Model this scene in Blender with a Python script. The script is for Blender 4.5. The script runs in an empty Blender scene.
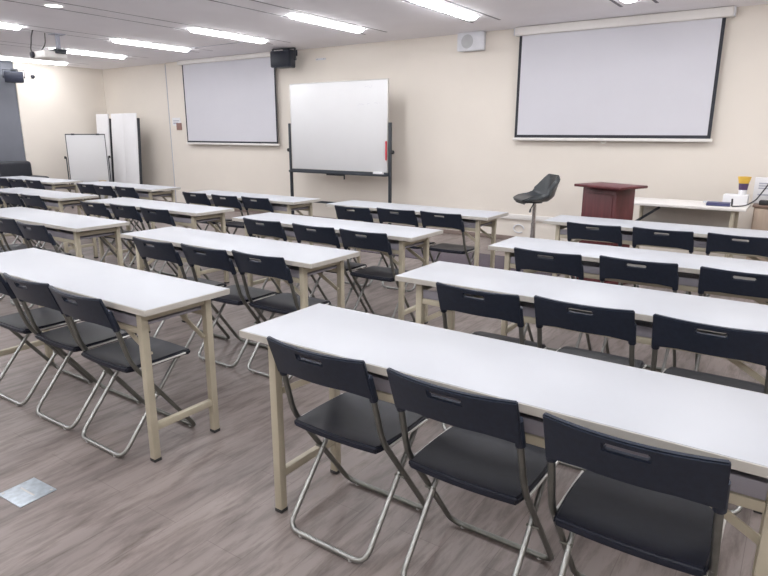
import bpy, bmesh, math, random
from mathutils import Vector, Matrix
random.seed(7)
scn = bpy.context.scene
COL = scn.collection
PI = math.pi

# ------------------------------------------------------------------ materials
def new_mat(name):
    m = bpy.data.materials.new(name); m.use_nodes = True
    nt = m.node_tree
    return m, nt, nt.nodes['Principled BSDF']

def mat(name, col, rough=0.5, metal=0.0, var=0.06, scale=12.0, bump=0.0, spec=0.5, stretch=None):
    m, nt, b = new_mat(name)
    tc = nt.nodes.new('ShaderNodeTexCoord')
    mp = nt.nodes.new('ShaderNodeMapping')
    if stretch: mp.inputs['Scale'].default_value = stretch
    nz = nt.nodes.new('ShaderNodeTexNoise'); nz.inputs['Scale'].default_value = scale; nz.inputs['Detail'].default_value = 4
    rp = nt.nodes.new('ShaderNodeValToRGB')
    rp.color_ramp.elements[0].position = .3; rp.color_ramp.elements[1].position = .7
    rp.color_ramp.elements[0].color = (*[c*(1-var) for c in col], 1)
    rp.color_ramp.elements[1].color = (*[min(1, c*(1+var)) for c in col], 1)
    nt.links.new(tc.outputs['Object'], mp.inputs['Vector'])
    nt.links.new(mp.outputs['Vector'], nz.inputs['Vector'])
    nt.links.new(nz.outputs['Fac'], rp.inputs['Fac'])
    nt.links.new(rp.outputs['Color'], b.inputs['Base Color'])
    b.inputs['Roughness'].default_value = rough
    b.inputs['Metallic'].default_value = metal
    b.inputs['Specular IOR Level'].default_value = spec
    if bump:
        bp = nt.nodes.new('ShaderNodeBump'); bp.inputs['Strength'].default_value = bump; bp.inputs['Distance'].default_value = .002
        nt.links.new(nz.outputs['Fac'], bp.inputs['Height']); nt.links.new(bp.outputs['Normal'], b.inputs['Normal'])
    return m

def emit(name, col, s):
    m, nt, b = new_mat(name)
    b.inputs['Base Color'].default_value = (*col, 1)
    b.inputs['Emission Color'].default_value = (*col, 1)
    b.inputs['Emission Strength'].default_value = s
    return m

def floor_surface():
    m, nt, b = new_mat('vinyl_planks')
    N, L = nt.nodes.new, nt.links.new
    tc = N('ShaderNodeTexCoord')
    mp = N('ShaderNodeMapping'); mp.inputs['Rotation'].default_value = (0, 0, PI/2)
    br = N('ShaderNodeTexBrick'); br.offset = .37; br.inputs['Scale'].default_value = 1
    br.inputs['Brick Width'].default_value = 1.22; br.inputs['Row Height'].default_value = .18
    br.inputs['Mortar Size'].default_value = .0012; br.inputs['Mortar Smooth'].default_value = .2; br.inputs['Bias'].default_value = 0
    br.inputs['Color1'].default_value = (.232, .201, .190, 1); br.inputs['Color2'].default_value = (.202, .175, .166, 1)
    br.inputs['Mortar'].default_value = (.15, .125, .118, 1)
    L(tc.outputs['Object'], mp.inputs['Vector']); L(mp.outputs['Vector'], br.inputs['Vector'])
    # long grain streaks along the planks (world y)
    g = N('ShaderNodeMapping'); g.inputs['Scale'].default_value = (21, 3.4, 1)
    n1 = N('ShaderNodeTexNoise'); n1.inputs['Scale'].default_value = 1.0; n1.inputs['Detail'].default_value = 7; n1.inputs['Roughness'].default_value = .68; n1.inputs['Distortion'].default_value = .3
    L(tc.outputs['Object'], g.inputs['Vector']); L(g.outputs['Vector'], n1.inputs['Vector'])
    r1 = N('ShaderNodeValToRGB'); e = r1.color_ramp.elements
    e[0].position = .30; e[0].color = (.50, .47, .45, 1); e[1].position = .56; e[1].color = (1.08, 1.08, 1.08, 1)
    L(n1.outputs['Fac'], r1.inputs['Fac'])
    g2 = N('ShaderNodeMapping'); g2.inputs['Scale'].default_value = (7, .9, 1)
    n2 = N('ShaderNodeTexNoise'); n2.inputs['Scale'].default_value = 1.0; n2.inputs['Detail'].default_value = 3
    L(tc.outputs['Object'], g2.inputs['Vector']); L(g2.outputs['Vector'], n2.inputs['Vector'])
    r2 = N('ShaderNodeValToRGB'); e = r2.color_ramp.elements
    e[0].position = .3; e[0].color = (.82, .80, .80, 1); e[1].position = .7; e[1].color = (1.15, 1.13, 1.12, 1)
    L(n2.outputs['Fac'], r2.inputs['Fac'])
    def mul(a, c):
        x = N('ShaderNodeMix'); x.data_type = 'RGBA'; x.blend_type = 'MULTIPLY'; x.inputs['Factor'].default_value = 1; x.clamp_result = False
        L(a, x.inputs['A']); L(c, x.inputs['B']); return x.outputs['Result']
    L(mul(mul(br.outputs['Color'], r1.outputs['Color']), r2.outputs['Color']), b.inputs['Base Color'])
    b.inputs['Roughness'].default_value = .46
    bp = N('ShaderNodeBump'); bp.inputs['Strength'].default_value = .15; bp.inputs['Distance'].default_value = .001
    L(n1.outputs['Fac'], bp.inputs['Height']); L(bp.outputs['Normal'], b.inputs['Normal'])
    return m

M = dict(
    floor=floor_surface(),
    wall=mat('cream_paint', (.745, .695, .632), .75, var=.02, scale=1.3, bump=.05),
    wallgrey=mat('grey_partition_paint', (.155, .165, .195), .7, var=.06, scale=2),
    ceil=mat('white_ceiling_paint', (.92, .91, .945), .8, var=.02, scale=2),
    ceildark=mat('dark_ceiling_void', (.10, .10, .12), .9),
    base=mat('brown_vinyl_base', (.22, .17, .15), .6),
    white=mat('white_laminate', (.425, .44, .475), .42, var=.01, scale=6, spec=.3),
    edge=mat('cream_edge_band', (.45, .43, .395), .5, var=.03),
    beige=mat('beige_powder_coat', (.44, .40, .31), .45, var=.05, spec=.5),
    blackpl=mat('black_plastic', (.014, .020, .036), .45, var=.15, scale=60, bump=.15, spec=.4),
    blackseat=mat('black_seat_vinyl', (.008, .010, .020), .45, var=.15, scale=40, bump=.1, spec=.32),
    tube=mat('dull_steel_tube', (.20, .205, .19), .33, metal=.85, var=.1, scale=30),
    steel=mat('bright_steel_tube', (.30, .305, .295), .30, metal=.9, var=.08, scale=30),
    chrome=mat('bright_chrome', (.75, .75, .76), .15, metal=1, var=.03),
    rubber=mat('black_rubber', (.03, .03, .032), .7),
    clear=mat('pale_foot_plastic', (.55, .55, .55), .5),
    screen=mat('matte_screen_cloth', (.60, .60, .65), .85, var=.01, scale=3),
    blackcloth=mat('black_screen_border', (.03, .032, .042), .8),
    casing=mat('white_metal_casing', (.74, .72, .70), .45, var=.02),
    board=mat('white_enamel_board', (.66, .665, .68), .38, var=.015, scale=2),
    alu=mat('aluminium_trim', (.60, .59, .57), .4, metal=.5),
    blacksteel=mat('black_painted_steel', (.028, .034, .044), .42),
    ink=mat('faded_marker_ink', (.50, .50, .56), .6),
    red=mat('red_plastic', (.50, .045, .06), .45),
    wine=mat('wine_red_wood_veneer', (.105, .022, .026), .42, var=.25, scale=3, stretch=(9, 9, .8)),
    leather=mat('charcoal_leatherette', (.027, .033, .038), .38, var=.15, scale=50, bump=.15),
    oak=mat('light_brown_wood', (.46, .365, .29), .5, var=.12, scale=3, stretch=(8, 8, .8)),
    oakdark=mat('brown_wood_top', (.23, .155, .12), .45, var=.15, scale=3, stretch=(1, 9, 9)),
    grille=mat('grey_speaker_grille', (.46, .47, .49), .7),
    greyplastic=mat('pale_grey_plastic', (.66, .67, .71), .5),
    shelf=mat('grey_shelf_panel', (.30, .29, .33), .6),
    groove=mat('grey_ceiling_bead', (.21, .205, .235), .7),
    sofa=mat('black_sofa_leather', (.016, .019, .028), .4, var=.2, scale=18, bump=.2),
    plate=mat('brushed_floor_plate', (.42, .47, .52), .38, metal=.3, var=.18, scale=35),
    dark_patch=mat('dark_purple_grey', (.075, .060, .074), .9, var=.15, scale=60, bump=.3),
    yellow=mat('yellow_plastic', (.72, .46, .07), .45),
    purple=mat('dark_purple_print', (.085, .050, .125), .5),
    paper=mat('white_card', (.74, .74, .76), .7, var=.01),
    bluecover=mat('dark_blue_cover', (.055, .06, .15), .5),
    greyprint=mat('grey_print', (.40, .41, .48), .7),
    brownprint=mat('brown_print', (.26, .15, .13), .6),
    tan=mat('tan_felt', (.50, .36, .19), .9),
    cable=mat('black_cable', (.03, .03, .035), .6),
    lens=mat('dark_lens_glass', (.02, .02, .03), .1),
    reflector=mat('white_reflector', (.85, .85, .86), .4),
    tubeglow=emit('fluorescent_glow', (.985, .985, 1.0), 15.5),
    downglow=emit('downlight_glow', (1.0, .97, .95), 2.4),
)

# ------------------------------------------------------------------ mesh helpers
class MB:
    def __init__(s): s.bm = bmesh.new()
    def box(s, x0, y0, z0, x1, y1, z1, bev=0.0, seg=2, mtx=None):
        b = bmesh.new()
        bmesh.ops.create_cube(b, size=1)
        for v in b.verts:
            v.co = Vector((x0+(v.co.x+.5)*(x1-x0), y0+(v.co.y+.5)*(y1-y0), z0+(v.co.z+.5)*(z1-z0)))
        if bev: bmesh.ops.bevel(b, geom=list(b.edges), offset=bev, segments=seg, profile=.5, affect='EDGES')
        return s._add(b, mtx)
    def cyl(s, p, q, r0, r1=None, n=16, bev=0.0):
        p, q = Vector(p), Vector(q); d = q-p
        b = bmesh.new()
        bmesh.ops.create_cone(b, cap_ends=True, segments=n, radius1=r0, radius2=r0 if r1 is None else r1, depth=d.length)
        if bev:
            ed = [e for e in b.edges if len(e.link_faces) == 2 and e.calc_face_angle(0) > 1.0]
            bmesh.ops.bevel(b, geom=ed, offset=bev, segments=2, affect='EDGES')
        return s._add(b, Matrix.Translation((p+q)/2) @ d.to_track_quat('Z', 'Y').to_matrix().to_4x4())
    def lathe(s, prof, n=24, mtx=None):
        b = bmesh.new(); rings = []
        for r, z in prof:
            rings.append([b.verts.new((r*math.cos(2*PI*k/n), r*math.sin(2*PI*k/n), z)) for k in range(n)] if r > 1e-6 else [b.verts.new((0, 0, z))])
        for A, B in zip(rings, rings[1:]):
            for k in range(n):
                a0, a1, b0, b1 = A[k % len(A)], A[(k+1) % len(A)], B[k % len(B)], B[(k+1) % len(B)]
                f = [v for i, v in enumerate((a0, a1, b1, b0)) if v not in (a0, a1, b1, b0)[:i]]
                if len(f) > 2: b.faces.new(f)
        bmesh.ops.recalc_face_normals(b, faces=b.faces)
        return s._add(b, mtx)
    def tube(s, pts, r, n=10, round_r=0.0, closed=False):
        P = [Vector(p) for p in pts]
        if round_r:
            Q = [P[0]]
            for a, c, d in zip(P, P[1:], P[2:]):
                u, w = (a-c), (d-c); k = min(round_r, u.length*.48, w.length*.48)
                A, B = c+u.normalized()*k, c+w.normalized()*k
                for i in range(6):
                    t = i/5; Q.append(A*(1-t)**2 + c*2*t*(1-t) + B*t*t)
            Q.append(P[-1]); P = Q
        b = bmesh.new(); rings = []; prev = None
        for i, p in enumerate(P):
            t = (P[min(i+1, len(P)-1)]-P[max(i-1, 0)]).normalized()
            if prev is None:
                a = Vector((0, 0, 1)) if abs(t.z) < .9 else Vector((1, 0, 0)); nrm = t.cross(a).normalized()
            else: nrm = (prev - t*prev.dot(t)).normalized()
            prev = nrm; bi = t.cross(nrm)
            rings.append([b.verts.new(p + nrm*(r*math.cos(2*PI*k/n)) + bi*(r*math.sin(2*PI*k/n))) for k in range(n)])
        for A, B in zip(rings, rings[1:]):
            for k in range(n): b.faces.new((A[k], A[(k+1) % n], B[(k+1) % n], B[k]))
        b.faces.new(rings[0][::-1]); b.faces.new(rings[-1])
        bmesh.ops.recalc_face_normals(b, faces=b.faces)
        return s._add(b)
    def prism(s, pts, z0, z1, bev=0.0, mtx=None):
        b = bmesh.new()
        f = b.faces.new([b.verts.new((x, y, z0)) for x, y in pts])
        g = bmesh.ops.extrude_face_region(b, geom=[f])
        for v in g['geom']:
            if isinstance(v, bmesh.types.BMVert): v.co.z = z1
        bmesh.ops.recalc_face_normals(b, faces=b.faces)
        if bev: bmesh.ops.bevel(b, geom=list(b.edges), offset=bev, segments=2, affect='EDGES')
        return s._add(b, mtx)
    def _add(s, b, mtx=None):
        if mtx is not None: bmesh.ops.transform(b, matrix=mtx, verts=b.verts)
        me = bpy.data.meshes.new('tmp'); b.to_mesh(me); b.free(); s.bm.from_mesh(me); bpy.data.meshes.remove(me)
        return s
    def build(s, name, m, parent=None, smooth=True, loc=None):
        me = bpy.data.meshes.new(name); s.bm.to_mesh(me); s.bm.free()
        me.materials.append(m)
        if smooth:
            me.polygons.foreach_set('use_smooth', [True]*len(me.polygons))
            me.set_sharp_from_angle(angle=math.radians(38))
        o = bpy.data.objects.new(name, me); COL.objects.link(o)
        if parent: o.parent = parent
        if loc: o.location = loc
        return o

def tag(o, label, cat, group=None, kind=None):
    o['label'] = label; o['category'] = cat
    if group: o['group'] = group
    if kind: o['kind'] = kind
    return o
def thing(name, label, cat, loc=(0, 0, 0), rz=0, group=None):
    o = bpy.data.objects.new(name, None); COL.objects.link(o)
    o.empty_display_size = .1; o.location = loc; o.rotation_euler = (0, 0, rz)
    return tag(o, label, cat, group)
def struct(o): o['kind'] = 'structure'; return o
KIDS = {}
def copy_tree(o, loc, label, rz=0):
    c = o.copy(); COL.objects.link(c); c.location = loc; c.rotation_euler = (0, 0, rz); c['label'] = label
    for ch in o.children:
        d = ch.copy(); COL.objects.link(d); d.parent = c
        for g in ch.children:
            e = g.copy(); COL.objects.link(e); e.parent = d
    return c

# ------------------------------------------------------------------ room
XL, XR, YB, YF, C = -12.82, 3.4, -3.4, 7.90, 2.746
YS, XS = 6.13, -10.6           # where the grey partition begins; where the front wall steps
struct(MB().box(XL-.3, YB-.1, -.1, XR+.1, YF+.2, 0).build('floor', M['floor'], smooth=False))
w = MB().box(XS, YF, 0, XR+.1, YF+.15, C+.3).box(XL-.3, YF+.05, 0, XS+.01, YF+.15, C+.3)
struct(w.build('wall_front', M['wall'], smooth=False))
struct(MB().box(XL-.15, YS, 0, XL, YF+.05, C+.3).build('wall_left', M['wall'], smooth=False))
struct(MB().box(XL-.15, YB, 0, XL-.03, YS, C+.3).build('wall_side', M['wallgrey'], smooth=False))
struct(MB().box(XR, YB, 0, XR+.1, YF, C+.3).build('wall_right', M['wall'], smooth=False))
struct(MB().box(XL-.15, YB-.1, 0, XR+.1, YB, C+.3).build('wall_back', M['wall'], smooth=False))
struct(MB().box(XS, YF-.012, 0, XR, YF, .06, .003).build('baseboard_front', M['base']))
struct(MB().box(XL, YF+.038, 0, XS-.001, YF+.05, .06, .003).box(XL, YS, 0, XL+.012, YF+.038, .06, .003).build('baseboard_left', M['base']))
struct(MB().box(XR-.012, YB, 0, XR, YF-.012, .06, .003).build('baseboard_right', M['base']))
# wall trunking right of the whiteboard
struct(MB().box(-4.7, YF-.03, .295, -1.9, YF, .365, .006).box(-1.9, YF-.03, .295, -.2, YF, .365, .006).build('trim_1', M['casing']))
# grey strip stands in for the shadow line where the wall steps
struct(MB().box(XS-.006, YF-.008, .06, XS+.008, YF+.03, 2.72, .002).build('trim_2', M['greyprint']))

# ceiling: flat panels, and long recessed-groove channels that carry the fittings
LX = [-12.25, -10.33, -8.58, -6.85, -5.10, -3.47, -1.72, .02, 1.76]
LY = [(5.55, 6.85), (2.95, 4.25), (.35, 1.65), (-2.25, -.95)]
YC = 7.22; HW = .160; GR = .036
mb = MB(); z0, z1 = C, C+.02
xs = [XL-.15]
for x in LX: xs += [x-HW-GR, x+HW+GR]
xs.append(XR+.05)
for a, b_ in zip(xs[::2], xs[1::2]): mb.box(a, YB-.05, z0, b_, YC, z1)
mb.box(XL-.15, YC, z0, XR+.05, YF+.1, z1)
SKIP = {(3, 1)}
for i, x in enumerate(LX):
    y = YB-.05
    for (a, b_) in [LY[k] for k in (3, 2, 1, 0) if (i, k) not in SKIP]:
        mb.box(x-HW, y, z0, x+HW, a, z1); mb.box(x-HW, a, z0, x-.105, b_, z1); mb.box(x+.105, a, z0, x+HW, b_, z1); y = b_
    mb.box(x-HW, y, z0, x+HW, YC, z1)
struct(mb.build('ceiling', M['ceil'], smooth=False))
for i, x in enumerate(LX):
    struct(MB().box(x-HW-GR, YB, C+.001, x-HW, YC, C+.02).box(x+HW, YB, C+.001, x+HW+GR, YC, C+.02).build('trim_%d' % (4+i), M['groove'], smooth=False))
struct(MB().box(XL-.15, YB-.1, C+.10, XR+.1, YF+.1, C+.16).build('ceiling_slab', M['ceildark'], smooth=False))
struct(MB().box(-8.36, 6.765, C-.004, -7.02, 6.785, C, .001).build('trim_3', M['greyprint']))

# ceiling lights
cn = ['far left', 'third from left', 'fourth from left', 'fifth from left', 'second from right', 'rightmost in the photo',
      'end just showing above right screen', 'right of the right screen', 'far right']
def light_label(i, k):
    if k == 0:
        return ['long lit strip light nearest the left wall, behind the ceiling projector',
                'lit strip light between the projector and the stacked tables corner',
                'lit strip light left of the left projection screen',
                'lit strip light above the left projection screen',
                'lit strip light above the tall whiteboard, scalloped louver',
                'broad bright strip light left of the white wall speaker',
                'strip light at the top edge above the large right screen',
                'strip light over the front desk, right of the right screen',
                'strip light over the front right corner of the room'][i]
    row = {1: 'over the second table row', 2: 'over the nearest table row', 3: 'behind the camera'}[k]
    col = ['beside the left wall', 'in the second ceiling channel', 'in the third ceiling channel', 'in the fourth ceiling channel', 'in the fifth ceiling channel',
           'in the sixth ceiling channel', 'in the seventh ceiling channel', 'in the eighth ceiling channel', 'in the ninth ceiling channel'][i]
    return 'recessed strip light %s, %s' % (row, col)
def make_light():
    t = thing('ceiling_light', '', 'ceiling light', group='recessed strip lights')
    h = .65
    MB().box(-.105, -h, C-.003, -.092, h, C+.05).box(.092, -h, C-.003, .105, h, C+.05).box(-.092, -h, C-.003, .092, -h+.012, C+.05).box(-.092, h-.012, C-.003, .092, h, C+.05).build('frame', M['reflector'], t)
    b = bmesh.new(); n = 130; na = 10; G = []
    for j in range(n+1):
        q = j/n; y = (-h+.016)+(2*h-.032)*q
        d = .052*(.84+.16*abs(math.sin(q*16*PI)))*(1 if 0 < j < n else .35)
        G.append([b.verts.new((-.078*math.cos(PI*k/na), y, C+.006-d*math.sin(PI*k/na)**.7)) for k in range(na+1)])
    for j in range(n):
        for k in range(na): b.faces.new((G[j][k], G[j][k+1], G[j+1][k+1], G[j+1][k]))
    b.faces.new(G[0]); b.faces.new(G[-1])
    bmesh.ops.recalc_face_normals(b, faces=b.faces)
    f = MB(); f._add(b); f.build('diffuser', M['tubeglow'], t)
    return t
lp = None
for i, x in enumerate(LX):
    for k, (a, b_) in enumerate(LY):
        if (i, k) in SKIP: continue
        if lp is None:
            lp = make_light(); lp.location = (x, (a+b_)/2, 0); lp['label'] = light_label(i, k)
        else: copy_tree(lp, (x, (a+b_)/2, 0), light_label(i, k))
def downlight(x, y, label):
    t = thing('downlight', label, 'ceiling light', (x, y, C), group='round downlights')
    n = 28
    MB().lathe([(.085, -.001), (.105, -.001), (.108, -.007), (.10, -.012), (.085, -.010), (.085, -.001)], n).build('trim_ring', M['reflector'], t)
    MB().lathe([(0, -.002), (.085, -.002), (.085, -.009), (0, -.011)], n).build('lens', M['downglow'], t)
downlight(-6.85, 3.77, 'round glowing downlight near the top left corner, in front of the projector')
downlight(-12.66, 6.13, 'small round downlight beside the left wall above the dark speaker')

# ------------------------------------------------------------------ folding chair
def make_chair():
    t = thing('folding_chair', '', 'chair', group='black folding chairs at the tables')
    # seat
    b = bmesh.new(); nx, ny = 16, 14; G = []
    for j in range(ny+1):
        row = []
        for i in range(nx+1):
            u, v = i/nx*2-1, j/ny*2-1
            x = .195*u*math.sqrt(1-.09*v*v); y = .030+.183*v*math.sqrt(1-.09*u*u)
            z = .427 - .012*(1-u*u)*(1-v*v) - .010*max(0, v-.7)/.3 + .004*max(0, -v-.75)/.25
            row.append(b.verts.new((x, y, z)))
        G.append(row)
    fs = [b.faces.new((G[j][i], G[j][i+1], G[j+1][i+1], G[j+1][i])) for j in range(ny) for i in range(nx)]
    bmesh.ops.recalc_face_normals(b, faces=b.faces)
    if fs[0].normal.z < 0: bmesh.ops.reverse_faces(b, faces=b.faces)
    bmesh.ops.solidify(b, geom=list(b.faces), thickness=.026)
    bmesh.ops.recalc_face_normals(b, faces=b.faces)
    ed = [e for e in b.edges if len(e.link_faces) == 2 and e.calc_face_angle(0) > 1.0]
    bmesh.ops.bevel(b, geom=ed, offset=.008, segments=3, affect='EDGES')
    s = MB(); s._add(b); s.build('seat', M['blackseat'], t)
    # backrest, with a hand slot near the top edge
    b = bmesh.new(); n = 32; rows = 9
    def pt(i, r):
        x = -.207+.414*i/n; k = min(1, abs(x)/.207)
        zb = .645 - .016*max(0, (k-.5)/.5)**1.3; zt = .773 - .003*(1-k*k)
        lev = [0, .25, .5, .68, None, None, None, None, 1]
        zz = {4: .732, 5: .738, 6: .744, 7: .750}
        z = zz[r] if r in zz else zb + lev[r]*(zt-zb)
        if r == 3: z = zb+.62*(.732-zb)
        if r == 2: z = zb+.40*(.732-zb)
        if r == 1: z = zb+.2*(.732-zb)
        y = -.212 - .030*(1-k*k) - (z-.69)*.36
        return (x, y, z-.006)
    G = [[b.verts.new(pt(i, r)) for i in range(n+1)] for r in range(rows)]
    for r in range(rows-1):
        for i in range(n):
            if r in (4, 5, 6) and 12 <= i < 20: continue
            b.faces.new((G[r][i], G[r][i+1], G[r+1][i+1], G[r+1][i]))
    bmesh.ops.delete(b, geom=[v for v in b.verts if not v.link_faces], context='VERTS')
    bmesh.ops.recalc_face_normals(b, faces=b.faces)
    b.faces.ensure_lookup_table()
    if b.faces[0].normal.y > 0: bmesh.ops.reverse_faces(b, faces=b.faces)
    bmesh.ops.solidify(b, geom=list(b.faces), thickness=.016)
    bmesh.ops.recalc_face_normals(b, faces=b.faces)
    ed = [e for e in b.edges if len(e.link_faces) == 2 and e.calc_face_angle(0) > 1.0]
    bmesh.ops.bevel(b, geom=ed, offset=.004, segments=2, affect='EDGES')
    s = MB(); s._add(b)
    for sx in (-1, 1): s.cyl((sx*.195, -.170, .612), (sx*.195, -.203, .707), .0155, .0145, 14, .004)
    s.build('backrest', M['blackpl'], t)
    # outer frame: back uprights running down and forward to the front floor bar
    X = .199
    MB().tube([(-X+.004, -.196, .70), (-X+.004, -.168, .60), (-X, -.128, .450), (-X, .190, .013), (X, .190, .013), (X, -.128, .450), (X-.004, -.168, .60), (X-.004, -.196, .70)], .0105, 10, .05).build('front_frame', M['tube'], t)
    Y = .176
    MB().tube([(-Y, .125, 0.396), (-Y, -.200, .013), (Y, -.200, .013), (Y, .125, 0.396)], .0098, 10, .05).build('rear_frame', M['steel'], t)
    for sx in (-1, 1):
        MB().tube([(sx*.198, -.110, .412), (sx*.198, .160, .412)], .005, 8).build('seat_rail', M['alu'], t)
        MB().cyl((sx*.165, .0, .256), (sx*.205, .0, .256), .005, n=8).build('pivot', M['tube'], t)
    MB().tube([(-.18, .135, 0.396), (.18, .135, 0.396)], .007, 8).build('cross_rod', M['tube'], t)
    for sx, y in ((-1, -.2), (1, -.2), (-1, .19), (1, .19)):
        f = MB().cyl((sx*.115 if y < 0 else sx*.15, y, 0), (sx*.115 if y < 0 else sx*.15, y, .016), .009, .011, 10, .002).build('foot_cap', M['clear'], t)
    return t

# ------------------------------------------------------------------ folding table (1.8 x 0.45 x 0.74)
def frame_parts(t, M_leg):
    lx = .90-.116
    for sx in (-1, 1):
        for y in (-.165, .175):
            l = MB().box(sx*lx-.017, y-.017, .012, sx*lx+.017, y+.017, .712, .003).build('leg', M_leg, t)
            MB().box(sx*lx-.0185, y-.0185, 0, sx*lx+.0185, y+.0185, .015, .003).build('foot_cap', M['rubber'], l)
        MB().box(sx*lx-.013, -.149, .145, sx*lx+.013, .159, .178, .003).build('stretcher', M_leg, t)
        MB().box(sx*lx-.012, -.149, .66, sx*lx+.012, .159, .69, .003).build('cross_bar', M_leg, t)
        for y in (-.139, .149):
            br = MB(); a = Vector((sx*(lx-.005), y, .50)); c = Vector((sx*(lx-.36), y, .70)); d = (c-a)
            mtx = Matrix.Translation((a+c)/2) @ d.to_track_quat('X', 'Z').to_matrix().to_4x4()
            br.box(-d.length/2, -.004, -.012, d.length/2, .004, .012, .002, mtx=mtx)
            br.cyl((a.x, y-.009, .505), (a.x, y+.009, .505), .007, n=8).cyl((c.x, y-.009, .69), (c.x, y+.009, .69), .007, n=8)
            br.build('brace', M_leg, t)
    for y in (-.165, .175):
        MB().box(-lx+.018, y-.011, .600, lx-.018, y+.011, .628, .003).build('rail', M_leg, t)
    MB().box(-lx+.02, -.160, .630, lx-.02, .168, .642, .002).box(-lx+.02, -.172, .630, lx-.02, -.160, .674, .002).box(-lx+.02, .168, .630, lx-.02, .180, .674, .002).build('shelf', M['shelf'], t)
def make_table():
    t = thing('folding_table', '', 'table', group='white folding tables')
    MB().box(-.896, -.221, .713, .896, .221, .74, .003).build('tabletop', M['white'], t)
    e = MB()
    e.box(-.90, -.225, .7125, .90, -.2212, .7385, .0012, 1).box(-.90, .2212, .7125, .90, .225, .7385, .0012, 1)
    e.box(-.90, -.2212, .7125, -.8962, .2212, .7385, .0012, 1).box(.8962, -.2212, .7125, .90, .2212, .7385, .0012, 1)
    o = e.build('edge_band', M['edge'], t); o['label'] = 'cream edge band'
    frame_parts(t, M['beige'])
    return t

LN = dict(A2=(-6.271, 2.425), A3=(-6.266, 3.526), A4=(-6.17, 4.686), B1=(-3.940, 1.400), B2=(-3.989, 2.477), B3=(-3.992, 3.521), B4=(-4.013, 4.780),
          C1=(-1.640, 1.448), C2=(-1.659, 2.511), C3=(-1.639, 3.565), C4=(-1.767, 4.892), Y4=(-10.70, 4.57), Z3=(-8.492, 3.490), Z4=(-8.60, 4.71))
ROW = {'1': 'nearest row', '2': 'second row from the camera', '3': 'third row from the camera', '4': 'row nearest the front wall'}
COLN = {'C': 'rightmost', 'B': 'second-from-right', 'A': 'middle', 'Z': 'second-from-left', 'Y': 'leftmost'}
tp = None
for k in ('C1', 'C2', 'C3', 'C4', 'B1', 'B2', 'B3', 'B4', 'A2', 'A3', 'A4', 'Z3', 'Z4', 'Y4'):
    x, y = LN[k]; loc = (x+.9, y+.225, 0)
    lab = 'white folding table with beige legs, %s column, %s' % (COLN[k[0]], ROW[k[1]])
    if tp is None: tp = make_table(); tp.location = loc; tp['label'] = lab
    else: copy_tree(tp, loc, lab)

CH = dict(C1=[-1.235, -.738, -.255], C2=[-1.150, -.690, -.205], C3=[-1.205, -.71, -.165], C4=[-1.305, -.815, -.305],
          B1=[-3.48, -3.00, -2.55], B2=[-3.43, -2.955, -2.50], B3=[-3.545, -3.005, -2.52], B4=[-3.495, -3.06, -2.60],
          A2=[-5.86, -5.36, -4.80], A3=[-5.82, -5.37, -4.88], A4=[-5.84, -5.30, -4.86], Z3=[-8.05, -7.52, -7.08], Z4=[-8.02, -7.47, -7.05],
          Y4=[-10.12, -9.66, -9.20])
CY = dict(C1=[1.63, 1.625, 1.602], C2=[2.655, 2.69, 2.69], C3=[3.70, 3.775, 3.765], C4=[4.98, 5.00, 5.02], B1=[1.59, 1.59, 1.575], B2=[2.60, 2.63, 2.67],
          B3=[3.68, 3.68, 3.68], B4=[4.80, 4.88, 4.90], A2=[2.56, 2.56, 2.52], A3=[3.60, 3.64, 3.64], A4=[4.84, 4.83, 4.88], Z3=[3.6, 3.6, 3.62],
          Z4=[4.80, 4.78, 4.82], Y4=[4.66, 4.68, 4.72])
SEATN = ['left chair', 'middle chair', 'right chair']
ROWC = {'1': 'nearest-row table', '2': 'second-row table', '3': 'third-row table', '4': 'front-row table'}
cp = None
for k in CH:
    tc = LN[k][0]+.9
    X3 = [max(tc-.548, min(tc+.548, v)) for v in CH[k]]
    X3[1] = min(max(X3[1], X3[0]+.430), X3[2]-.430); X3[0] = min(X3[0], X3[1]-.430)
    for i, x in enumerate(X3):
        y = min(CY[k][i], LN[k][1]+.185) - (0 if k[1] == '1' else .02)
        rz = random.uniform(-.012, .012)
        lab = 'black folding chair, %s of three tucked at the %s, %s column' % (SEATN[i].split()[0], ROWC[k[1]], COLN[k[0]])
        if cp is None: cp = make_chair(); cp.location = (x, y, 0); cp.rotation_euler = (0, 0, rz); cp['label'] = lab
        else: copy_tree(cp, (x, y, 0), lab, rz)

# ------------------------------------------------------------------ projection screens
def proj_screen(x0, x1, zt, zb, label, bw, ztop):
    y = YF-.07; t = thing('projection_screen', label, 'screen', ((x0+x1)/2, y, zb), group='pull-down projection screens')
    w = (x1-x0)/2; h = zt-zb
    MB().box(-w+bw, -.0015, bw, w-bw, .0015, h).build('screen_cloth', M['screen'], t)
    MB().box(-w, -.0018, 0, w, .0018, bw).box(-w, -.0018, bw, -w+bw, .0018, h).box(w-bw, -.0018, bw, w, .0018, h).build('border', M['blackcloth'], t)
    c = MB().box(-w-.05, -.055, h-.005, w+.07, .069, ztop-zb, .012, 3).build('casing', M['casing'], t)
    MB().box(w+.071, -.05, h+.0, w+.085, .06, ztop-zb-.005, .004).box(-w-.065, -.05, h, -w-.051, .06, ztop-zb-.005, .004).build('end_cap', M['greyplastic'], c)
    b = MB().box(-w-.02, -.014, -.036, w+.02, .014, 0, .006).build('bottom_bar', M['casing'], t)
    MB().tube([(-.025, 0, -.036), (-.025, 0, -.06), (.025, 0, -.06), (.025, 0, -.036)], .004, 8, .01).build('pull_handle', M['casing'], b)
proj_screen(-3.29, -.965, 2.645, 1.385, 'large white projection screen on the right of the front wall, above lectern', .036, C-.004)
proj_screen(-10.01, -7.60, 2.672, 1.255, 'white projection screen on the left, between wall seam and black speaker', .030, C-.004)

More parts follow.
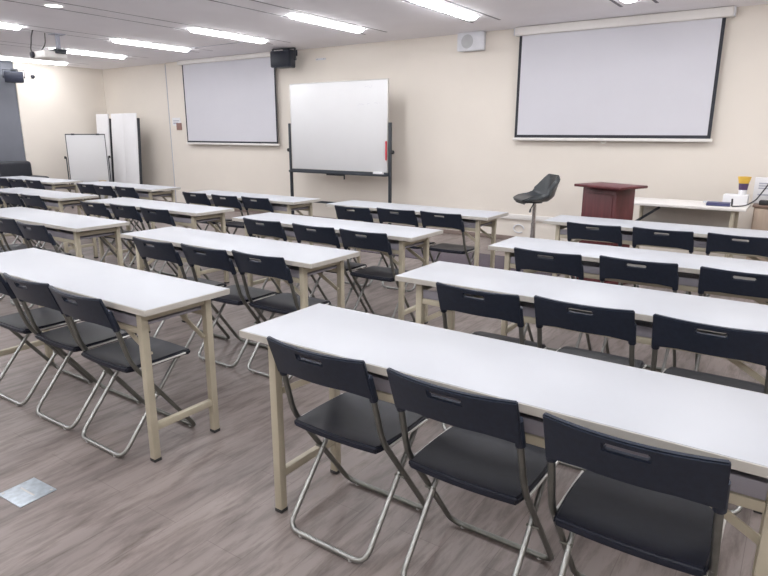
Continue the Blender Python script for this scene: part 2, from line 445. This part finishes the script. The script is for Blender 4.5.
# ------------------------------------------------------------------ whiteboard on a black stand
t = thing('whiteboard', 'large white board on black steel stand between the two projection screens', 'whiteboard', (-5.99, 7.45, 0))
bw, zb, zt = .925, .89, 2.17
MB().box(-bw, -.012, zb, bw, .012, zt, .002).build('board', M['board'], t)
MB().box(-bw-.012, -.017, zb-.012, bw+.012, .015, zb, .003).box(-bw-.012, -.017, zt, bw+.012, .015, zt+.012, .003).box(-bw-.012, -.017, zb, -bw, .015, zt, .003).box(bw, -.017, zb, bw+.012, .015, zt, .003).build('frame', M['alu'], t)
for sx in (-1, 1):
    px = sx*(bw+.045)
    p = MB().box(px-.02, -.02, .06, px+.02, .02, 1.585, .004).build('post', M['blacksteel'], t)
    MB().cyl((px+sx*.02, 0, 1.17), (px+sx*.06, 0, 1.17), .03, .026, 14, .004).build('knob', M['rubber'], p)
    f = MB().box(px-.022, -.30, .03, px+.022, .28, .065, .005).build('foot', M['blacksteel'], t)
    MB().cyl((px, -.27, 0), (px, -.27, .03), .022, n=12).cyl((px, .25, 0), (px, .25, .03), .022, n=12).build('caster', M['rubber'], f)
MB().box(-bw-.03, -.012, .355, bw+.03, .012, .39, .004).build('cross_bar', M['blacksteel'], t)
MB().box(-bw-.02, -.085, .825, bw+.02, -.0175, .838, .003).box(-bw-.02, -.088, .825, bw+.02, -.082, .858, .002).box(-bw-.02, -.02, .825, bw+.02, .02, .878, .003).build('pen_tray', M['blacksteel'], t)
MB().box(-.21, -.03, .80, .13, -.018, .822, .004).cyl((.14, -.02, .75), (.14, -.02, .825), .012, n=10).build('tilt_lock', M['blacksteel'], t)
s = MB(); rr = random.Random(3)
def scribble(x0, x1, z, a):
    P = []; n = int((x1-x0)/.018)
    for k in range(n+1): P.append((x0+(x1-x0)*k/n, -.0135, z+rr.uniform(-a, a)))
    s.tube(P, .0022, 5)
scribble(.53, .66, 2.09, .022); scribble(.40, .52, 1.84, .018); scribble(.57, .62, 1.85, .012); scribble(.70, .76, 1.855, .014); scribble(.78, .80, 1.85, .01)
s.build('marker_scrawl', M['ink'], t)
tag(MB().box(-.085, -.022, 0, .085, .022, .05, .006).build('eraser', M['paper'], loc=(-5.99+.80, 7.395, .8385)), 'white eraser block lying at the right end of the whiteboard tray', 'eraser')
tag(MB().box(-.014, -.006, -.135, .014, .006, .135, .004).box(-.010, -.012, .09, .010, -.006, .13, .002).build('red_strap', M['red'], loc=(-5.99+bw-.010, 7.45-.024, 1.19)), 'narrow red strip hanging at the right edge of the whiteboard', 'strap')

# ------------------------------------------------------------------ loudspeakers and sensors
def black_speaker(loc, rz, label, s=1.0):
    t = thing('wall_speaker', label, 'speaker', loc, rz)
    MB().prism([(-.20*s, -.11*s), (.20*s, -.11*s), (.15*s, .10*s), (-.15*s, .10*s)], -.125*s, .125*s, .012*s).build('cabinet', M['blackpl'], t)
    MB().box(-.185*s, -.118*s, -.11*s, .185*s, -.110*s, .11*s, .003).build('grille', M['blackseat'], t)
    b = MB().box(-.225*s, -.02, -.02, -.212*s, .02, .165*s, .002).box(.212*s, -.02, -.02, .225*s, .02, .165*s, .002).box(-.225*s, -.02, .155*s, .225*s, .02, .168*s, .002)
    b.cyl((-.23*s, 0, 0), (-.198*s, 0, 0), .022*s, n=12).cyl((.198*s, 0, 0), (.23*s, 0, 0), .022*s, n=12)
    b.box(-.04, .02, .13*s, .04, .275, .165*s, .003).box(-.06, .265, .08*s, .06, .28, .22*s, .003)
    b.build('bracket', M['blacksteel'], t)
black_speaker((-7.19, YF-.281, 2.575), .10, 'black speaker on a bracket, right of the left projection screen')
black_speaker((XL-.03+.270, 6.0, 2.44), PI/2-.5, 'dark speaker high on the grey partition at the far left', .80)
t = thing('wall_speaker', 'pale grey square speaker high on the wall between whiteboard and right screen', 'speaker', (-3.965, YF, 2.625))
MB().prism([(-.20, -.12), (.20, -.12), (.17, 0), (-.17, 0)], -.115, .115, .008).build('cabinet', M['greyplastic'], t)
MB().cyl((-.045, -.120, 0), (-.045, -.127, 0), .088, n=28, bev=.003).build('grille', M['grille'], t)
MB().box(-.19, -.10, .115, .15, 0, .15, .004).build('bracket', M['casing'], t)
t = thing('wall_sensor', 'tiny dark sensor on the left wall beside the dark speaker', 'sensor', (XL, 6.45, 2.49))
MB().box(0, -.03, -.03, .03, .03, .03, .004).build('base', M['greyplastic'], t)
MB().lathe([(0, .04), (.028, .03), (.04, .0), (.03, 0)], 16, Matrix.Translation((.03, 0, 0)) @ Matrix.Rotation(PI/2, 4, 'Y')).build('dome', M['lens'], t)

# ------------------------------------------------------------------ ceiling projector with cables
t = thing('ceiling_projector', 'white projector hanging from the ceiling on a short dark pole, top left', 'projector', (-8.78, 4.83, C))
MB().box(-.08, -.08, -.012, .08, .08, 0, .003).box(-.022, -.022, -.20, .022, .022, -.012, .004).build('pole', M['greyprint'], t)
MB().box(-.10, -.10, -.222, .10, .08, -.200, .004).box(.04, -.08, -.26, .09, .06, -.222, .006).build('mount_plate', M['blacksteel'], t)
MB().box(-.36, -.23, -.325, .04, .09, -.225, .022, 3).build('body', M['casing'], t)
MB().cyl((-.24, -.23, -.275), (-.24, -.262, -.275), .042, .045, 20, .004).build('lens', M['lens'], t)
cb = MB().tube([(.07, -.36, 0), (-.12, -.29, -.05), (-.42, -.15, -.10), (-.52, -.12, -.18), (-.46, -.11, -.26), (-.355, -.10, -.27)], .008, 8, .06)
cb.tube([(-.05, -.14, 0), (-.06, -.145, -.14), (-.12, -.16, -.20), (-.16, -.17, -.23)], .007, 8, .05)
cb.build('cable', M['cable'], t)

# ------------------------------------------------------------------ notice on the wall, socket, cable loop
t = thing('wall_notice', 'small white notice with a dark picture, beside the wall seam', 'notice', (-10.36, YF-.004, 1.60))
MB().box(-.15, -.002, -.03, .10, .004, .12).build('sheet', M['paper'], t)
MB().box(-.03, -.006, -.115, .13, -.002, .02).build('picture', M['brownprint'], t)
MB().box(-.12, -.0035, .0, .03, -.002, .03).box(-.12, -.0035, .05, .06, -.002, .07).build('print', M['greyprint'], t)
t = thing('wall_bracket', 'tiny grey plate high on the wall right of the black speaker', 'bracket', (-6.66, YF, 2.575))
MB().box(-.10, -.012, -.014, .10, 0, .014, .003).build('plate', M['greyplastic'], t)
MB().cyl((-.07, -.015, 0), (-.07, -.012, 0), .006, n=8).cyl((.07, -.015, 0), (.07, -.012, 0), .006, n=8).build('screw', M['blacksteel'], t)
P = [(.075*math.cos(a), .0, .055*math.sin(a)) for a in [k*2*PI/22 for k in range(20)]]
tag(MB().tube(P, .008, 8).build('cable_loop', M['greyplastic'], loc=(-3.18, YF-.014, .17)), 'loop of grey cable on the wall below the trunking behind the stool', 'cable')

# ------------------------------------------------------------------ bar stool
t = thing('bar_stool', 'dark leatherette bucket stool on a chrome post, left of the lectern', 'stool', (-2.64, 7.0, 0), .75)
MB().lathe([(0, 0), (.205, 0), (.21, .008), (.19, .018), (.06, .035), (.035, .05), (.0, .05)], 32).build('base', M['chrome'], t)
MB().cyl((0, 0, .045), (0, 0, .40), .030, n=20).cyl((0, 0, .38), (0, 0, .655), .024, n=20).build('post', M['chrome'], t)
MB().tube([(-.02, -.02, .63), (-.06, -.05, .585), (-.075, -.06, .56)], .007, 8).cyl((-.07, -.056, .57), (-.082, -.066, .535), .011, n=10).build('lever', M['blacksteel'], t)
b = bmesh.new(); nu, nv = 18, 22; G = []
# bucket shell: profile runs from the front lip (x = -.22) back and up to the top of the backrest (x = +.24)
prof = [(-.225, .668), (-.215, .692), (-.16, .712), (-.10, .714), (-.03, .708), (.04, .704), (.11, .708), (.160, .74), (.180, .80), (.195, .87), (.207, .94), (.214, .972), (.232, .965)]
def at(v):
    f = v*(len(prof)-1); i = min(int(f), len(prof)-2); q = f-i
    return Vector((prof[i][0]*(1-q)+prof[i+1][0]*q, 0, prof[i][1]*(1-q)+prof[i+1][1]*q))
for j in range(nv+1):
    v = j/nv; c = at(v); row = []
    hw = .205 if v < .5 else .205 - .060*((v-.5)/.5)**1.5
    hw *= min(1, .62+v*3.2) if v < .12 else 1
    for i in range(nu+1):
        u = i/nu*2-1
        wrap = max(0, 1-abs(v-.62)/.30)
        row.append(b.verts.new((c.x - .120*wrap*abs(u)**2.2, hw*u, c.z + .065*max(0, 1-abs(v-.48)/.36)*abs(u)**2.5)))
    G.append(row)
for j in range(nv):
    for i in range(nu): b.faces.new((G[j][i], G[j][i+1], G[j+1][i+1], G[j+1][i]))
bmesh.ops.recalc_face_normals(b, faces=b.faces); b.faces.ensure_lookup_table()
if b.faces[nu*5+9].normal.z < 0: bmesh.ops.reverse_faces(b, faces=b.faces)
bmesh.ops.solidify(b, geom=list(b.faces), thickness=.055)
bmesh.ops.recalc_face_normals(b, faces=b.faces)
ed = [e for e in b.edges if len(e.link_faces) == 2 and e.calc_face_angle(0) > 1.0]
bmesh.ops.bevel(b, geom=ed, offset=.014, segments=3, affect='EDGES')
s = MB(); s._add(b); s.build('seat_shell', M['leather'], t)
MB().cyl((0, 0, .64), (0, 0, .665), .09, n=20, bev=.004).build('seat_plate', M['blacksteel'], t)

# ------------------------------------------------------------------ lectern
t = thing('lectern', 'wine-red wooden lectern with overhanging top, right of the stool', 'lectern', (-1.58, 6.125, 0), math.radians(-22))
bd = MB().box(-.185, -.14, .05, .20, .14, .945, .004).build('body', M['wine'], t)
MB().box(-.165, -.148, .12, .165, -.140, .88, .006).build('front_panel', M['wine'], bd)
MB().box(-.22, -.16, 0, .22, .16, .05, .006).build('plinth', M['wine'], t)
MB().box(-.185, -.28, .945, .335, .13, .970, .006).build('top', M['wine'], t)

# ------------------------------------------------------------------ front desk, cabinet and the things on them
t = thing('front_desk', 'white folding desk behind the lectern, against the front wall', 'table', (-1.03, 7.06, 0))
MB().box(-.58, -.30, .713, .58, .30, .74, .003).build('tabletop', M['casing'], t)
for sx in (-1, 1):
    for y in (-.24, .24):
        l = MB().box(sx*.47-.017, y-.017, .01, sx*.47+.017, y+.017, .713, .003).build('leg', M['beige'], t)
        MB().box(sx*.47-.02, y-.02, 0, sx*.47+.02, y+.02, .02, .003).build('foot_cap', M['rubber'], l)
    MB().box(sx*.47-.012, -.223, .15, sx*.47+.012, .223, .18, .003).build('stretcher', M['beige'], t)
    a = Vector((sx*.465, -.21, .50)); c = Vector((sx*.20, -.21, .70)); d = c-a
    if sx > 0: continue
    MB().box(-d.length/2, -.004, -.013, d.length/2, .004, .013, .002, mtx=Matrix.Translation((a+c)/2) @ d.to_track_quat('X', 'Z').to_matrix().to_4x4()).build('brace', M['blacksteel'], t)
MB().box(-.45, .228, .655, .45, .25, .70, .003).build('rail', M['beige'], t)
MB().box(-.45, .232, .47, .45, .246, .655, .002).build('shade_panel', M['edge'], t)  # panel added to darken the wall, as shade under the desk
MB().box(-.45, .226, .44, .45, .250, .47, .003).build('back_rail', M['brownprint'], t)
t = thing('wooden_cabinet', 'light brown wooden cabinet at the right edge beside the white desk', 'cabinet', (.285, 7.5, 0))
MB().box(-.70, -.25, .04, .70, .36, .715, .003).build('body', M['oak'], t)
MB().box(-.715, -.27, .715, .715, .375, .74, .004).build('top', M['oakdark'], t)
MB().box(-.68, -.22, 0, .68, .34, .04).build('plinth', M['oakdark'], t)
for k in range(3):
    d = MB().box(-.69+k*.46, -.268, .06, -.69+k*.46+.45, -.2505, .70, .004).build('door', M['oak'], t)
    MB().box(-.69+k*.46+.40, -.285, .36, -.69+k*.46+.412, -.268, .48, .003).build('handle', M['alu'], d)
tag(MB().box(-.11, -.10, 0, .11, .10, .095, .003).build('white_box', M['paper'], loc=(-.585, 7.24, .74)), 'low white carton under the yellow and purple cup, on the desk', 'box')
t = thing('paper_cup', 'tall cup with yellow top and dark purple body on the white carton', 'cup', (-.535, 7.25, .835))
MB().lathe([(0, 0), (.036, 0), (.039, .05), (.0, .05)], 24).build('base', M['paper'], t)
MB().lathe([(0, .05), (.039, .05), (.046, .115), (.0, .115)], 24).build('sleeve', M['purple'], t)
MB().lathe([(0, .115), (.046, .115), (.060, .175), (.062, .182), (.052, .182), (.045, .150), (0, .150)], 24).build('lid', M['yellow'], t)
t = thing('display_sign', 'white box with grey printed lines standing on the wooden cabinet', 'sign', (-.25, 7.44, .74))
MB().box(-.20, -.04, 0, .22, .04, .265, .003).build('panel', M['paper'], t)
p = MB()
for z, x1 in ((.20, .19), (.175, .17), (.15, .19), (.085, .05)): p.box(-.16, -.0425, z, x1, -.04, z+.014)
p.build('print', M['greyprint'], t)
tag(MB().box(-.06, -.05, 0, .06, .05, .045, .012).build('cable_adapter', M['rubber'], loc=(-.32, 7.30, .74)), 'small black adapter on the cabinet in front of the printed box', 'adapter')
t = thing('notebook', 'dark blue notebook lying flat on the right of the white desk', 'notebook', (-.71, 6.98, .74), .05)
MB().box(-.105, -.085, 0, .105, .085, .005, .001).box(-.105, -.085, .023, .105, .085, .029, .001).box(-.105, -.085, 0, .105, -.080, .029, .001).build('cover', M['bluecover'], t)
MB().box(-.10, -.079, .005, .10, .08, .023).build('pages', M['paper'], t)
tag(MB().box(-.07, -.022, 0, .07, .022, .022, .006).build('remote_control', M['greyplastic'], loc=(-.80, 7.15, .74)), 'pale remote control lying behind the dark blue notebook', 'remote')
tag(MB().tube([(-.585, 6.90, .748), (-.56, 6.90, .747), (-.52, 6.93, .748), (-.47, 7.0, .752), (-.40, 7.12, .80), (-.33, 7.22, .93), (-.26, 7.30, 1.12), (-.20, 7.34, 1.30)], .006, 8, .04).tube([(-.585, 6.9, .748), (-.586, 6.90, .79), (-.588, 6.9, .82)], .008, 8).build('black_cable', M['cable'], loc=(0, 0, 0)), 'thin black cable running over the desk and up past the printed box', 'cable')

# ------------------------------------------------------------------ far left corner
def folded_table(x, y, label):
    t = thing('folded_table', label, 'table', (x, y, 0), group='folded tables standing on end')
    lean = Matrix.Rotation(math.radians(-3.2), 4, 'X')
    MB().box(-.213, -.014, 0, .213, .014, 1.81, .003, mtx=lean).build('tabletop', M['paper'], t)
    MB().box(-.20, .0145, .10, -.165, .085, 1.72, .003, mtx=lean).box(.165, .0145, .10, .20, .085, 1.72, .003, mtx=lean).build('rail', M['blacksteel'], t)
    for z in (.25, .95):
        MB().box(-.15, .02, z, -.115, .055, z+.62, .003, mtx=lean).box(.115, .02, z, .15, .055, z+.62, .003, mtx=lean).box(-.115, .025, z+.05, .115, .05, z+.08, .002, mtx=lean).build('leg', M['tube'], t)
folded_table(-12.30, 7.42, 'folded white table stood on end, leftmost of three in the corner')
folded_table(-11.76, 7.42, 'folded white table stood on end, middle of three in the corner')
folded_table(-11.31, 7.40, 'folded white table stood on end, rightmost of three near the wall seam')

a, c = Vector((-11.97, 6.50, 0)), Vector((-11.65, 7.13, 0)); ang = math.atan2(c.y-a.y, c.x-a.x)
t = thing('flip_chart_easel', 'small white flip-chart board on a dark frame in the far left corner', 'easel', (a+c)/2, ang)
W = .355
MB().box(-W+.012, -.008, .47, W-.012, .008, 1.39, .001).build('board', M['board'], t)
MB().box(-W, -.013, .455, W, .011, .471, .003).box(-W, -.013, 1.39, W, .011, 1.408, .003).box(-W, -.013, .471, -W+.013, .011, 1.39, .003).box(W-.013, -.013, .471, W, .011, 1.39, .003).build('frame', M['blacksteel'], t)
for sx in (-1, 1):
    p = MB().box(sx*(W+.022)-.011, .0, .04, sx*(W+.022)+.011, .022, .97, .003).build('post', M['blacksteel'], t)
    MB().cyl((sx*(W+.022), .011, .96), (sx*(W+.06), .011, .96), .025, n=12, bev=.003).build('knob', M['rubber'], p)
    MB().box(sx*(W+.022)-.012, -.28, .02, sx*(W+.022)+.012, .26, .045, .003).cyl((sx*(W+.022), -.26, 0), (sx*(W+.022), -.26, .02), .016, n=10).cyl((sx*(W+.022), .24, 0), (sx*(W+.022), .24, .02), .016, n=10).build('foot', M['blacksteel'], t)
    MB().box(sx*.22-.03, -.022, 1.385, sx*.22+.03, -.008, 1.415, .004).build('clip', M['blacksteel'], t)
MB().box(-W, -.07, .45, W, -.0135, .456, .001).box(-W, -.073, .45, W, -.069, .475, .001).build('tray', M['blacksteel'], t)
e = MB().box(-.07, -.02, 0, .07, .02, .045, .006).build('board_duster', M['tan'], loc=(a+c)/2 + Vector((math.cos(ang)*.22+math.sin(ang)*.043, math.sin(ang)*.22-math.cos(ang)*.043, .4565)))
e.rotation_euler = (0, 0, ang); tag(e, 'small tan duster on the tray of the flip-chart board', 'duster')

t = thing('sofa', 'black leather sofa against the grey partition at the far left', 'sofa', (XL+.12, 5.10, 0))
MB().box(.02, -.95, .06, .66, .95, .30, .03, 3).build('frame', M['sofa'], t)
MB().box(0, -.95, .10, .24, .95, .90, .06, 3).build('backrest', M['sofa'], t)
for k in (-1, 1):
    MB().box(.10, k*.955-.10, .08, .66, k*.955+.10, .62, .05, 3).build('armrest', M['sofa'], t)
for k in range(3): MB().box(.23, -.84+k*.56, .30, .67, -.84+k*.56+.555, .46, .045, 3).build('seat_cushion', M['sofa'], t)
for x in (.08, .60):
    for y in (-.88, .88): MB().cyl((x, y, 0), (x, y, .07), .022, n=12).build('leg', M['blacksteel'], t)

# ------------------------------------------------------------------ floor pieces
t = thing('floor_plate', 'pale blue-grey floor outlet plate in front of the nearest left table', 'plate', (-2.47, 1.0, 0), .05)
MB().box(-.085, -.075, 0, .085, .075, .004, .0015).build('cover', M['plate'], t)
MB().box(-.05, -.004, .004, .05, .004, .0055, .0005).cyl((-.07, -.06, .004), (-.07, -.06, .0055), .006, n=10).cyl((.07, .06, .004), (.07, .06, .0055), .006, n=10).build('screw', M['alu'], t)
tag(MB().box(-1.3, -.36, 0, 1.3, .36, .008, .003).build('floor_surface', M['dark_patch'], loc=(-3.3, 6.38, 0)), 'dark purple-grey patch on the floor in front of the bar stool', 'mat')  # thin dark purple-grey slab lying on the planks

# ------------------------------------------------------------------ camera
psi, th, ro, fpx, hh = -6.02323931e-01, 2.49632610e-01, 2.28354119e-03, 6.08494350e+02, 1.44087867e+00
fw = Vector((math.sin(psi)*math.cos(th), math.cos(psi)*math.cos(th), -math.sin(th)))
rt0 = Vector((math.cos(psi), -math.sin(psi), 0)); up0 = rt0.cross(fw)
rt = rt0*math.cos(ro)+up0*math.sin(ro); up = up0*math.cos(ro)-rt0*math.sin(ro)
cd = bpy.data.cameras.new('camera'); cam = bpy.data.objects.new('camera', cd); COL.objects.link(cam)
mw = Matrix.Identity(4)
for i in range(3): mw[i][0], mw[i][1], mw[i][2] = rt[i], up[i], -fw[i]
mw[2][3] = hh; cam.matrix_world = mw
cd.sensor_fit = 'HORIZONTAL'; cd.sensor_width = 36; cd.lens = 36*fpx/768; cd.clip_start = .05
scn.camera = cam

wd = bpy.data.worlds.new('world'); scn.world = wd; wd.use_nodes = True
wd.node_tree.nodes['Background'].inputs['Color'].default_value = (.05, .05, .055, 1)
vs = scn.view_settings
vs.view_transform = 'Standard'; vs.look = 'None'; vs.gamma = 1; vs.exposure = .98; vs.use_curve_mapping = False
scn.cycles.use_denoising = True
scn.cycles.max_bounces = 8; scn.cycles.diffuse_bounces = 5
scn.cycles.sample_clamp_indirect = 6
